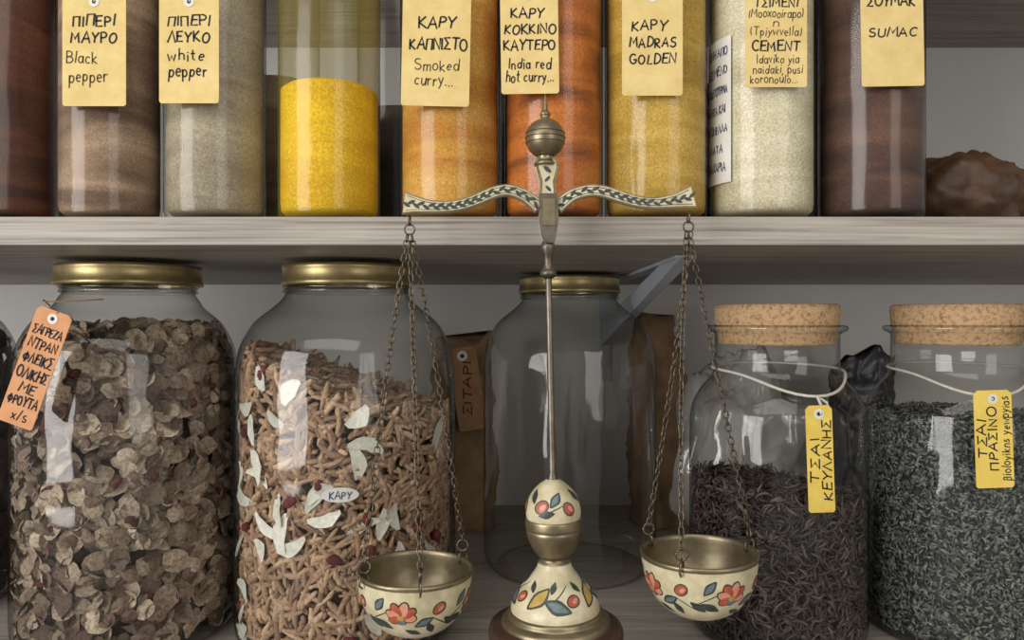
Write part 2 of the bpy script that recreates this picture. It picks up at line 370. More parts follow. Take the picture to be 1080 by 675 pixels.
def chip_var(L,w):
    vs=[];fs=[];n=7;b=random.uniform(-.12,.12)
    for i in range(n):
        t=i/(n-1)*2-1; ww=w*(1-.7*t*t)*random.uniform(.8,1.15)
        for j in (-1,0,1): vs.append((t*L/2,j*ww/2+.15*L*t*t,b*L*(t*t-.4)*.6+.06*abs(j)*w))
    for i in range(n-1):
        for j in range(2): a=i*3+j; fs.append((a,a+1,a+4,a+3))
    return np.array(vs),fs
def core(name,prof,c,zlo,top,inset,mat,parent,seg=40):
    pz=np.array([p[1] for p in prof]); pr=np.array([p[0] for p in prof]); o=np.argsort(pz); pz=pz[o]; pr=pr[o]
    vs=[];fs=[];n=14
    for i in range(n):
        for k in range(seg):
            a=2*math.pi*k/seg; tz=top(.07*math.cos(a),.07*math.sin(a))
            z=zlo+(tz-zlo)*i/(n-1); r=np.interp(z,pz,pr)-inset
            vs.append((c[0]+r*math.cos(a),c[1]+r*math.sin(a),c[2]+z))
    for i in range(n-1):
        for k in range(seg): fs.append((i*seg+k,i*seg+(k+1)%seg,(i+1)*seg+(k+1)%seg,(i+1)*seg+k))
    vs.append((c[0],c[1],c[2]+top(0,0))); m=len(vs)-1
    for k in range(seg): fs.append(((n-1)*seg+k,(n-1)*seg+(k+1)%seg,m))
    vs.append((c[0],c[1],c[2]+zlo)); m=len(vs)-1
    for k in range(seg): fs.append((k,m,(k+1)%seg))
    return mobj(name,vs,fs,mat,parent)
# ---------------- upper spice jars
LS=[(-50,62),(58,172),(172,281),(293,401),(422,527),(532,636),(637,747),(747,862),(862,977)]
COL=[(S(70,36,22),S(96,54,34),S(120,72,48)),(S(108,84,66),S(146,120,97),S(178,153,126)),(S(138,127,106),S(157,147,124),S(173,162,139)),
(S(214,164,8),S(230,184,12),S(238,196,26)),(S(184,124,40),S(202,148,60),S(212,168,84)),(S(128,70,26),S(186,104,34),S(204,130,54)),
(S(168,132,44),S(190,153,60),S(204,170,82)),(S(194,184,152),S(208,199,169),S(220,212,186)),(S(58,38,31),S(78,53,43),S(102,73,59))]
DU=.515
def cyl_jar(name,x,y,r,zb,fill,mat,gl=GLASS_U,h=.27):
    e=empty(name,(x,y,zb)); c=(x,y,zb)
    lathe('glass_body',smoothprof([(0,.0022),(r*.6,.002),(r*.86,.0006),(r*.96,.003),(r,.008)],4)+[(r,h-.012),(r*.99,h-.004),(r*.93,h),(r*.90,h-.002)],c,gl,e,72)
    ri=r-.0016; fl=fill
    lathe('spice',[(0,.006),(ri*.9,.006),(ri*.98,.0085),(ri,.013),(ri,fl-.002),(ri*.9,fl+.0005),(ri*.5,fl+.003),(0,fl+.002)],c,mat,e,64)
    lathe('cork_stopper',[(0,h-.02),(r*.88,h-.02),(r*.92,h-.003),(r*.95,h+.014),(r*.9,h+.016),(0,h+.016)],c,CORK,e,48)
    return e
ujars=[]
for i,(l,rr) in enumerate(LS):
    x,r=solve(l,rr,DU)
    if i==0: x,r=(-.355,.0332)
    fill=[.235,.20,.225,.093,.235,.235,.235,.22,.225][i]
    m=powder('powder_%d'%i,*COL[i])
    ujars.append(cyl_jar('spice_jar',x,DU,min(r,.0352),ZT,fill,m,GLASS_Y if i==3 else GLASS_U))
bm=powder('powder_dark',S(40,36,32),S(58,52,44),S(76,70,58))
cyl_jar('spice_jar',-.092,.60,.033,ZT,.10,bm); cyl_jar('spice_jar',-.195,.62,.033,ZT,.13,powder('powder_tan',S(110,96,80),S(140,124,100),S(160,142,116)))
cyl_jar('spice_jar',.02,.61,.033,ZT,.16,bm); cyl_jar('spice_jar',-.40,.62,.033,ZT,.2,bm); cyl_jar('spice_jar',.26,.62,.033,ZT,.2,bm); cyl_jar('spice_jar',.15,.61,.033,ZT,.12,bm)
dt=.476
I,B,BL=INK,INKB,INKBL
def hang(parent,cx,top):
    j=parent.location; z=ZT+.262; r=.0365
    p=P(cx,top+9,dt-.0006)
    pts=[p,Vector((p.x+.001,dt-.001,p.z+.01)),Vector((p.x*.6+j.x*.4,dt-.001,(p.z+z)/2)),Vector((j.x,j.y-r,z))]
    tube('tag_string',pts,.0005,STRING,parent,6)
    tube('neck_string',[Vector((j.x+r*math.cos(a),j.y+r*math.sin(a),z)) for a in np.linspace(0,2*math.pi,28)[:-1]],.0006,STRING,parent,6,True)
def ut(j,x0,x1,y0,y1,lines,rot=0,hole=True):
    cx,cy=(x0+x1)/2,(y0+y1)/2
    L=[(t,px-cx,cy-py,w,h,m) for t,px,py,w,h,m in lines]
    tag(ujars[j],cx,cy,x1-x0,y1-y0,dt,TAG,L,rot,hole); hang(ujars[j],cx,y0)
ut(1,66,133,-7,112,[('ΠΙΠΕΡΙ',99,22,44,11,I),('ΜΑΥΡΟ',99,40,48,11,I),('Black',86,61,32,12,B),('pepper',93,80,40,13,B)],0)
ut(2,168,231,-7,109,[('ΠΙΠΕΡΙ',199,22,44,10,I),('ΛΕΥΚΟ',199,39,44,11,I),('white',196,58,38,12,I),('pepper',198,74,40,13,I)],0)
ut(4,424,496,-16,112,[('ΚΑΡΥ',460,24,38,11,I),('ΚΑΠΝΙΣΤΟ',462,47,60,11,I),('Smoked',461,69,46,11,B),('curry...',458,84,40,12,B)],-1.2)
ut(5,528,589,-14,99,[('ΚΑΡΥ',556,14,34,10,I),('ΚΟΚΚΙΝΟ',559,31,54,10,I),('ΚΑΥΤΕΡΟ',558,48,54,10,I),('India red',558,67,44,11,I),('hot curry...',558,81,50,11,I)],0.8)
ut(6,656,720,-12,101,[('ΚΑΡΥ',684,27,36,10,I),('MADRAS',688,45,48,10,I),('GOLDEN',688,62,48,10,I)],0)
ut(7,786,851,-22,92,[('ΤΣΙΜΕΝΙ',818,3,46,9,I),('(Μοσχοσιταρο)',818,14,58,9,B),('η',818,24,6,9,B),('(Τριγωνελλα)',818,33,54,9,B),('CEMENT',818,49,50,10,I),('Ιδανικο για',820,62,44,9,B),('παιδακι, ρυζι',820,73,52,9,B),('κοτοπουλο...',816,83,50,9,B)],0)
ut(8,908,974,-22,91,[('ΣΟΥΜΑΚ',940,1,50,10,I),('SUMAC',941,34,50,9,I)],1)
j=ujars[7]; r=.0352+.0004; cam=math.atan2(-j.location.y,-j.location.x)
def cylmap(cx,cy,r,a0,z0): return lambda u,v:Vector((cx+r*math.cos(a0+u/r),cy+r*math.sin(a0+u/r),z0+v))
def patch(name,fn,w,h,mat,parent,oval=False,n=12):
    if oval:
        vs=[fn(0,0)]+[fn(w/2*q*math.cos(2*math.pi*k/24),h/2*q*math.sin(2*math.pi*k/24)) for q in (.5,1) for k in range(24)]
        fs=[(0,1+k,1+(k+1)%24) for k in range(24)]+[(1+k,25+k,25+(k+1)%24,1+(k+1)%24) for k in range(24)]
    else:
        vs=[fn(w*(i/n-.5),h*(q-.5)) for i in range(n+1) for q in(0,1)]; fs=[(2*i,2*i+2,2*i+3,2*i+1) for i in range(n)]
    return mobj(name,vs,fs,mat,parent)
a0=cam-1.05; zc=H+(337.5-117)/F*.5
patch('white_label',cylmap(j.location.x,j.location.y,r,a0,zc),.034,.098,WHITE,j)
for k,(s,w) in enumerate([('ΣΚΟΝΗ ΑΠΟ',.03),('ΑΛΕΣΜΕΝΟ',.03),('ΓΙΑ ΠΑΣΤΟΥΡΜΑ',.03),('ΦΑΓΗΤΑ ΚΑΙ',.026),('ΤΡΙΓΩΝΕΛΛΑ',.03),('ΑΛΑΤΑ',.02),('ΜΠΑΧΑΡΙΑ',.026)]):
    text(s,cylmap(j.location.x,j.location.y,r+.0003,a0+.02,zc+.040-.013*k),w*.9,.0055,INKBL,j)
def bag(name,c,sx,sy,sz,mat,amp=.18,seed=0):
    vs=[];fs=[];n=72;m=50
    for i in range(m+1):
        ph=math.pi*i/m
        for k in range(n):
            th=2*math.pi*k/n; d=Vector((math.sin(ph)*math.cos(th),math.sin(ph)*math.sin(th),-math.cos(ph)))
            q=1+amp*noise.noise(d*2.2+Vector((seed,0,0)))*1.5+amp*.9*(abs(noise.noise(Vector((d.x*6,d.y*6,d.z*2.5))+Vector((seed,3,0))))-.2)+amp*.3*(abs(noise.noise(d*13+Vector((seed,1,7))))-.2)
            p=Vector((d.x*sx*q,d.y*sy*q,d.z*sz*q))
            p.z=max(p.z,-sz*.8); vs.append(Vector(c)+p+Vector((0,0,sz*.8)))
    for i in range(m):
        for k in range(n): fs.append((i*n+k,i*n+(k+1)%n,(i+1)*n+(k+1)%n,(i+1)*n+k))
    return mobj(name,vs,fs,mat)
def gusset_bag(name,c,w,d,h,mat,seed=0,crease=.0025,pinch=.75,lean=0,parent=None,narrow=0):
    """flat-bottomed bag: rounded rectangular section, creased sides, pinched soft top"""
    vs=[];fs=[];n=84;m=60
    for i in range(m+1):
        t=i/m; z=h*t; u=max(0,(t-.45)/.55)
        dd=d*(1-pinch*u**1.2); ww=w*(1-narrow*u*u)
        for k in range(n):
            a=2*math.pi*k/n; ca,sa=math.cos(a),math.sin(a); ex=.5
            X=math.copysign(abs(ca)**ex,ca)*ww/2; Y=math.copysign(abs(sa)**ex,sa)*dd/2
            if abs(ca)>.9: X*=1-.14*(t)*(abs(ca)-.9)/.1
            q=Vector((X*28,Y*28,z*20+seed)); f=noise.noise(q)+.7*(abs(noise.noise(q*2.1))-.25)+.45*(abs(noise.noise(q*4.3))-.25)
            X+=crease*f*1.6; Y+=crease*(noise.noise(q+Vector((9,4,2)))+.6*(abs(noise.noise(q*2.7))-.2))*1.8
            zz=z+(crease*2.6*noise.noise(Vector((X*45,seed,3))))*t**6
            vs.append(Vector((c[0]+X+lean*t*t,c[1]+Y,c[2]+zz)))
    for i in range(m):
        for k in range(n): fs.append((i*n+k,i*n+(k+1)%n,(i+1)*n+(k+1)%n,(i+1)*n+k))
    fs.append(tuple(reversed(range(n)))); fs.append(tuple(m*n+k for k in range(n)))
    return mobj(name,vs,fs,mat,parent)
bag('plastic_bag',(.372,.62,ZT),.052,.05,.040,BROWNPL,.12,3)
# ---------------- big lidded jars
def jarprof(r,rn=.0475):
    return smoothprof([(0,.004),(r*.7,.003),(r*.86,.0),(r*.96,.006),(r,.022),(r,.09),(r,.17),(r*.995,.205)],4)[:-1]+smoothprof([(r*.995,.205),(r*.955,.228),(r*.84,.247),(r*.68,.259),(rn+.004,.266),(rn,.272)],5)+[(rn,.285)]
def lid(e,c,r,z0=.2775,h=.0162):
    lathe('metal_lid',[(r*.93,z0+.001),(r*.97,z0-.0005),(r,z0),(r*1.006,z0+.0015),(r,z0+.003),(r*.985,z0+.0045),(r*.985,z0+h-.004),(r*.995,z0+h-.003),(r*.99,z0+h-.001),(r*.96,z0+h),(r*.90,z0+h-.0005),(r*.88,z0+h-.002),(0,z0+h-.002)],c,GOLDLID,e,80)
def big_jar(name,x,y,r,lr=.052):
    e=empty(name,(x,y,ZS)); c=(x,y,ZS); p=jarprof(r)
    lathe('glass_body',p,c,GLASS,e,96); lid(e,c,lr)
    for zr in (.2725,.2755): tube('glass_neck_ring',[Vector((x+.0495*math.cos(a),y+.0495*math.sin(a),ZS+zr)) for a in np.linspace(0,2*math.pi,49)[:-1]],.0012,GLASS,e,8,True)
    return e,c,p
def sub(prof):
    o=[];z=-1
    for r,zz in prof:
        if zz>z and r>.03: o.append((r,zz)); z=zz
    return o
DF=.6
x1,r1=solve(8,252,DF); x2,r2=solve(246,480,DF); x3,r3=solve(510,692,.76)
r2=min(r2,.0868)
BIT=pbr('cereal_bits',(.58,.55,.53,1),(1.25,1.25,1.25,1),rough=.85,scale=420,bump=.7,attr=True,lo=.36,hi=.58)
STK=pbr('bran_bits',(.7,.68,.66,1),(1.1,1.1,1.1,1),rough=.85,scale=420,bump=.6,attr=True,lo=.33,hi=.55)
SMOOTHBIT=pbr('leaf_bits',(.8,.8,.8,1),(1.1,1.1,1.1,1),rough=.55,scale=300,attr=True)
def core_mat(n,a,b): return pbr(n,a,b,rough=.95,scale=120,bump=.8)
FL=[flake_var(random.uniform(.0068,.0098)) for _ in range(14)]
e1,c1,p1=big_jar('cereal_flakes_jar',x1,DF,r1,.0545)
tp=lambda x,y:.246-.15*abs(x)*.3
pal=[S(162,146,128)[:3],S(140,122,106)[:3],S(180,164,144)[:3],S(118,100,86)[:3],S(152,136,118)[:3],S(100,80,70)[:3]]
scatter('flakes',FL,2500,sub(p1),c1,.008,tp,pal,BIT,e1,.014,.44,.75,1.2,topn=160,var=(.68,1.15))
scatter('dried_berries',[stick_var(.009,.0032,6,5,.1,.6,.35)],30,sub(p1),c1,.01,tp,[S(80,32,30)[:3],S(92,44,40)[:3]],BIT,e1,.010,.3)
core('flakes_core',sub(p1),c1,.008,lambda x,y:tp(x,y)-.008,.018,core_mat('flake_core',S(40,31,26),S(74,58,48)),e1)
e2,c2,p2=big_jar('bran_sticks_jar',x2,DF,r2,.0515)
tp2=lambda x,y:.203-.36*x-.05*abs(y)
ST=[stick_var(random.uniform(.015,.026),random.uniform(.0018,.0025),6,9,.12,.55,.25) for _ in range(12)]
pal2=[S(174,144,116)[:3],S(158,128,104)[:3],S(190,162,134)[:3],S(142,112,90)[:3],S(166,136,110)[:3]]
scatter('bran_sticks',ST,3100,sub(p2),c2,.008,tp2,pal2,STK,e2,.012,.28,.85,1.15,topn=450,margin=.0042,var=(.72,1.12))
CH=[chip_var(random.uniform(.016,.028),random.uniform(.008,.013)) for _ in range(10)]
scatter('coconut_chips',CH,95,sub(p2),c2,.01,tp2,[S(222,220,208)[:3],S(200,200,186)[:3],S(210,210,198)[:3]],SMOOTHBIT,e2,.001,.10,topn=12,margin=.0014,var=(.8,1.0))
scatter('dried_berries',[stick_var(.009,.0035,6,5,.1,.6,.35)],40,sub(p2),c2,.01,tp2,[S(96,36,32)[:3]],BIT,e2,.004,.3)
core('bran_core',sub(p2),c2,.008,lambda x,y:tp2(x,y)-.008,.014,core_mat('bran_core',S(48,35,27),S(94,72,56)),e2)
am=math.atan2(-DF,-x2)
patch('small_sticker',cylmap(c2[0],c2[1],r2+.0005,am-.06,P(335,520,.52).z),.026,.0105,OFFW,e2,True); 
text('ΚΑΡΥ',cylmap(c2[0],c2[1],r2+.0009,am-.06,P(335,520,.52).z),.015,.005,INKBL,e2)
e3,c3,p3=big_jar('empty_glass_jar',x3,.76,r3,.052)
e0,c0,p0=big_jar('dark_cereal_jar',-.535,.655,.083,.052)
scatter('dark_flakes',FL,900,sub(p0),c0,.008,lambda x,y:.235,[S(84,60,50)[:3],S(64,44,38)[:3]],BIT,e0,.01,.4)
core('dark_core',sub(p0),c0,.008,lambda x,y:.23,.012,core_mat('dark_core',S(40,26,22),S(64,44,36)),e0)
# kraft bags behind the big jars
eb1=empty('kraft_paper_bag',(-.058,.905,ZS))
gusset_bag('bag_body',(-.058,.905,ZS),.078,.060,.228,KRAFT,3,.0055,parent=eb1,narrow=.15)
tag(eb1,493,410,30,88,.862,TAGK,[('ΣΙΤΑΡΙ',0,0,56,8,I,82)],9,True)
gusset_bag('kraft_paper_bag',(.186,.915,ZS),.074,.060,.255,KRAFT,17,.006,lean=-.012,narrow=.3)
tag(e1,37,388,39,128,.498,TAGO,[('ΣΑΓΡΕΖΑ',0,40,31,9,I),('ΝΤΡΑΝ',0,25,31,10,I),('ΦΛΕΙΚΣ',0,9,32,11,I),('ΟΛΙΚΗΣ',0,-8,33,11,I),('ΜΕ',0,-23,17,10,I),('ΦΡΟΥΤΑ',0,-38,32,10,I),('χ/ζ',2,-53,16,11,I)],-20,True)
ht=P(61,330,.4975)
pts=[ht]
for t in np.linspace(0,1,12): 
    a=math.radians(205+75*t+0); pts.append(Vector((c1[0]+.060*math.cos(a)*1.0,c1[1]+.060*math.sin(a),ZS+.2655-.002*math.sin(t*3))))
tube('tag_string',pts,.0006,KRAFT,e1,6)
# ---------------- cork-stoppered tea jars
def cork_jar(name,x,y,r):
    e=empty(name,(x,y,ZS)); c=(x,y,ZS)
    p=smoothprof([(0,.004),(r*.7,.003),(r*.88,0),(r*.97,.006),(r,.02),(r,.08),(r,.14),(r*.995,.168)],4)[:-1]+smoothprof([(r*.995,.168),(r*.965,.181),(r*.87,.194),(r*.76,.203),(.0485,.211),(.0478,.220)],5)+[(.0478,.2385),(.0495,.240),(.053,.2415),(.0542,.2435),(.053,.2455),(.049,.246),(.0475,.2445)]
    lathe('glass_body',p,c,GLASS,e,96)
    lathe('cork_stopper',[(0,.2305),(.0440,.2305),(.0452,.232),(.0470,.2463),(.0478,.2475),(.0484,.258),(.0478,.2615),(.046,.2625),(0,.2625)],c,CORK,e,64)
    return e,c,p
x4,r4=solve(727,917,DF); e4,c4,p4=cork_jar('loose_tea_jar',x4,DF,r4)
TE=[stick_var(random.uniform(.009,.018),random.uniform(.0007,.0014),4,7,.28,.7,.3) for _ in range(12)]
tp4=lambda x,y:.118-.12*x
scatter('tea_leaves',TE,4600,sub(p4),c4,.008,tp4,[S(56,46,44)[:3],S(76,64,58)[:3],S(40,33,33)[:3],S(98,84,76)[:3]],SMOOTHBIT,e4,.008,.35,topn=700)
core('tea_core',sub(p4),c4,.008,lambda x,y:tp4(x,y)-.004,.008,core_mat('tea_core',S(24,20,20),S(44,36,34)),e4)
x5=.3605; e5,c5,p5=cork_jar('loose_tea_jar',x5,DF,r4)
GT=[stick_var(random.uniform(.004,.0065),random.uniform(.0009,.0013),4,4,.2,.7,.15) for _ in range(8)]
tp5=lambda x,y:.176
scatter('green_tea',GT,15000,sub(p5),c5,.008,tp5,[S(104,107,104)[:3],S(84,88,86)[:3],S(128,130,124)[:3],S(62,65,64)[:3]],SMOOTHBIT,e5,.005,.35,topn=1200,var=(.68,1.18))
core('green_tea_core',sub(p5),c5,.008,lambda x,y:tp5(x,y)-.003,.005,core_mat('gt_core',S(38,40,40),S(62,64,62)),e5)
def cord(e,c,hole,ang):
    pts=[]
    for a in np.linspace(0,2*math.pi,60)[:-1]:
        d=math.atan2(math.sin(a-ang),math.cos(a-ang)); k=math.exp(-(d/.62)**2)
        r=.0500+.0185*k; z=.211-.014*k-.002*math.cos(d)
        pts.append(Vector((c[0]+r*math.cos(a),c[1]+r*math.sin(a),ZS+z)))
    tube('neck_cord',pts,.0011,STRING,e,8,True)
    f=Vector((c[0]+.0695*math.cos(ang),c[1]+.0695*math.sin(ang),ZS+.195))
    tube('tag_cord',[f,(f+hole)/2+Vector((.001,-.001,0)),hole],.001,STRING,e,8)
    tube('cord_end',[f,f+Vector((.006,-.002,-.004)),f+Vector((.009,-.001,-.014))],.001,STRING,e,8)
tag(e4,865,484,28,113,.520,TAGY,[('ΤΣΑΙ',-6,-2,48,9,I,90),('ΚΕΥΛΑΝΗΣ',7,-2,84,9,I,90)],2,True)
cord(e4,c4,P(866,437,.519),math.radians(-86))
tag(e5,1048,463,40,103,.520,TAGY,[('ΤΣΑΙ',-13,0,40,9,I,90),('ΠΡΑΣΙΝΟ',-1,0,66,9,I,90),('βιολογικης γεωργιας',12,0,88,9,I,90)],2,True)
cord(e5,c5,P(1046,421,.519),math.radians(-103))
gusset_bag('black_plastic_bag',(.428,.90,ZS),.075,.06,.206,DARKPL,8,.008,pinch=.8)
bag('clear_plastic_bag',(.245,.785,ZS),.072,.05,.112,PLASTIC,.20,5)
# ---------------- balance scale
ds=.44; sc=ds/F
eb=empty('balance_scale',(P(586,650,ds).x,ds,ZS))
bx=P(586,650,ds).x; tiltM=Matrix.Translation((bx,ds,H-.18))@Matrix.Rotation(-.0205,4,'Y')@Matrix.Translation((-bx,-ds,-(H-.18)))
def post(name,prof,mat,seg=48): return lathe(name,prof,(bx,ds,H),mat,eb,seg,tiltM)
lathe('wooden_plinth',smoothprof([(0,-.2498),(.052,-.2498),(.056,-.245),(.055,-.238),(.049,-.233),(.044,-.224),(.043,-.21),(.041,-.198),(.0395,-.190),(.040,-.186),(.039,-.181),(.034,-.1795),(.030,-.1785)],3)+[(0,-.178)],(bx,ds,H),DWOOD,eb,72)
post('brass_base_ring',smoothprof([(.0325,-.1797),(.0320,-.1770),(.030,-.1755),(.0285,-.1745),(.0280,-.172),(.026,-.171)],4),BRASS,72)
bell=smoothprof([(.0265,-.1720),(.0262,-.168),(.0235,-.1625),(.0185,-.1565),(.0135,-.151),(.0105,-.1465),(.0095,-.143)],5)
post('enamel_bell',bell,CREAM,64)
post('brass_cup',smoothprof([(.0098,-.1435),(.0085,-.141),(.0100,-.139),(.0125,-.136),(.0152,-.130),(.0164,-.1255),(.0162,-.1235),(.0168,-.1225),(.0168,-.1180),(.0160,-.1172)],4),BRASS)
dome=smoothprof([(.0160,-.1176),(.0164,-.114),(.0158,-.1085),(.0128,-.1025),(.0080,-.0975),(.0050,-.0955),(.0035,-.0945)],5)
post('enamel_dome',dome,CREAM)
post('rod',[(.0036,-.0955),(.0030,-.093),(.0020,-.090),(.0019,.020),(.0019,.026)],STEEL,24)
post('rod_collar',smoothprof([(.002,.0245),(.0046,.0262),(.005,.0285),(.0032,.031),(.0026,.036),(.004,.041),(.0044,.044),(.003,.047)],4),STEEL,24)
def plate(name,pts,d0,d1,mat):
    n=len(pts); v=[P(x,y,ds)+Vector((0,d0,0)) for x,y in pts]+[P(x,y,ds)+Vector((0,d1,0)) for x,y in pts]
    o=mobj(name,v,[tuple(range(n)),tuple(reversed(range(n,2*n)))]+[(i,(i+1)%n,n+(i+1)%n,n+i) for i in range(n)],mat,eb,False)
    m=o.modifiers.new('b','BEVEL'); m.width=.0004; m.segments=2; return o
plate('steel_fork',[(569,206),(587,206),(588,232),(586,246),(584,256),(575,256),(571,246),(569,232)],-.0052,.0052,STEEL)
plate('fork_slot',[(573,212),(584,212),(584,238),(573,238)],-.0060,-.0052,BRASS)
plate('enamel_head_brass',[(566,168),(587,168),(588,178),(585,192),(586,210),(569,210),(570,192),(566,178)],-.003,.003,BRASS)
plate('enamel_head',[(568,171),(585,171),(586,178),(582,192),(583,207),(572,207),(573,192),(569,178)],-.0038,-.003,CREAM)
fx=P(575,145,ds).x; fz=P(575,146,ds).z
lathe('finial_ball',[(.0118*math.sin(math.pi*i/20),-.0118*math.cos(math.pi*i/20)) for i in range(21)],(fx,ds,fz),BRASS,eb,48)
lathe('finial_tip',smoothprof([(.004,.0108),(.0026,.0125),(.0034,.0145),(.0020,.0165),(.0008,.022),(.0001,.0265)],4),(fx,ds,fz),BRASS,eb,24)
lathe('finial_neck',smoothprof([(.006,-.0165),(.0068,-.015),(.005,-.013),(.005,-.011)],3),(fx,ds,fz),BRASS,eb,24)
for zz in (-.003,0,.003):
    rr=math.sqrt(.0118**2-zz**2)+.0001
    tube('finial_groove',[Vector((fx+rr*math.cos(a),ds+rr*math.sin(a),fz+zz)) for a in np.linspace(0,2*math.pi,40)[:-1]],.0003,DWOOD,eb,6,True)
def beam(ctr,nm):
    q=smoothprof2(ctr,8)
    def ring(inset):
        up=[];dn=[]
        for i,(x,y,w) in enumerate(q):
            a=q[max(i-1,0)];b=q[min(i+1,len(q)-1)]; tx,ty=b[0]-a[0],b[1]-a[1]; l=math.hypot(tx,ty); nx,ny=-ty/l,tx/l
            if ny<0: nx,ny=-nx,-ny
            ww=max(w-inset,.6); up.append((x-nx*ww,y-ny*ww)); dn.append((x+nx*ww,y+ny*ww))
        return up,dn
    def strip(name,inset,d0,d1,mat,trim=0):
        up,dn=ring(inset); 
        if trim: up=up[trim:-trim]; dn=dn[trim:-trim]
        n=len(up); vs=[]
        for dd in (d0,d1):
            for a,b in zip(up,dn): vs+=[P(a[0],a[1],ds)+Vector((0,dd,0)),P(b[0],b[1],ds)+Vector((0,dd,0))]
        fs=[]; o=2*n
        for i in range(n-1):
            fs.append((2*i,2*i+1,2*i+3,2*i+2)); fs.append((o+2*i,o+2*i+2,o+2*i+3,o+2*i+1))
            fs.append((2*i,2*i+2,o+2*i+2,o+2*i)); fs.append((2*i+1,o+2*i+1,o+2*i+3,2*i+3))
        fs.append((0,o,o+1,1)); fs.append((2*n-2,2*n-1,o+2*n-1,o+2*n-2))
        mobj(name,vs,fs,mat,eb,False)
    strip('beam_'+nm,0,-.0022,.0022,BRASS)
    strip('beam_enamel_'+nm,1.5,-.0029,-.0022,CREAM,1)
    L=0; k=0; vs=[];fs=[]
    for i in range(2,len(q)-2):
        dl=math.hypot(q[i][0]-q[i-1][0],q[i][1]-q[i-1][1]); L+=dl
        if L>4.4:
            L=0;k+=1; x,y,w=q[i]; th=math.atan2(q[i+1][1]-q[i-1][1],q[i+1][0]-q[i-1][0])+(.5 if k%2 else -.5)
            b0=len(vs); oy=(1.5 if k%2 else -1.5)
            for m in range(10):
                t=2*math.pi*m/10; u=4.6*math.cos(t); v=2.1*math.sin(t)*(1-abs(math.cos(t))*.4)
                vs.append(P(x+u*math.cos(th)-v*math.sin(th),y+oy+u*math.sin(th)+v*math.cos(th),ds)+Vector((0,-.0031-.00003*(k%2),0)))
            fs.append(tuple(range(b0,b0+10)))
    mobj('beam_vine_'+nm,vs,fs,LEAF,eb,False)
    for sgn in (0,1):
        pp=ring(3.2)[sgn][3:-3]
        tube('beam_line_'+nm,[P(a,b,ds)+Vector((0,-.0029,0)) for a,b in pp],.00022,LEAF,eb,5)
beam([(569,219,7.5),(562,213,7),(552,206,6.5),(537,201,6.2),(522,203,6.2),(505,210,6.2),(488,216,6),(470,218.5,6),(452,218,7),(438,216,9),(426,214.5,12)],'a')
beam([(587,219,7.5),(594,213,7),(604,206,6.5),(620,201.5,6.2),(636,202.5,6.2),(654,208,6.2),(672,213,6),(690,214.5,6),(706,213,7),(719,210.5,9),(731,207.5,12)],'b')
def surf(prof,c,off,mtx=None):
    s=[0]
    for i in range(1,len(prof)): s.append(s[-1]+math.hypot(prof[i][0]-prof[i-1][0],prof[i][1]-prof[i-1][1]))
    R=[p[0] for p in prof]; Z=[p[1] for p in prof]
    def f(th,t,o):
        r=np.interp(t,s,R); z=np.interp(t,s,Z); e_=.0006
        dr=np.interp(t+e_,s,R)-np.interp(t-e_,s,R); dz=np.interp(t+e_,s,Z)-np.interp(t-e_,s,Z); l=math.hypot(dr,dz) or 1
        nr,nz=dz/l,-dr/l
        if nr<0: nr,nz=-nr,-nz
        rr=r+nr*o; v=Vector((c[0]+rr*math.cos(th),c[1]+rr*math.sin(th),c[2]+z+nz*o))
        return mtx@v if mtx else v
    def ell(th0,t0,cu,cv,a,b,rot,off,pointed=False):
        vs=[];rings=4;k=18
        def m(u,v):
            r0=max(np.interp(t0,s,R),.004); return f(th0+u/r0,min(max(t0+v,.0003),s[-1]-.0003),off)
        vs.append(m(cu,cv))
        for q in range(1,rings+1):
            for i in range(k):
                al=2*math.pi*i/k; x=a*q/rings*math.cos(al); y=b*q/rings*math.sin(al)*((1-.55*abs(math.cos(al))) if pointed else 1)
                vs.append(m(cu+x*math.cos(rot)-y*math.sin(rot),cv+x*math.sin(rot)+y*math.cos(rot)))
        fs=[(0,1+i,1+(i+1)%k) for i in range(k)]
        for q in range(rings-1):
            for i in range(k): fs.append((1+q*k+i,1+(q+1)*k+i,1+(q+1)*k+(i+1)%k,1+q*k+(i+1)%k))
        return vs,fs
    return ell,s[-1]
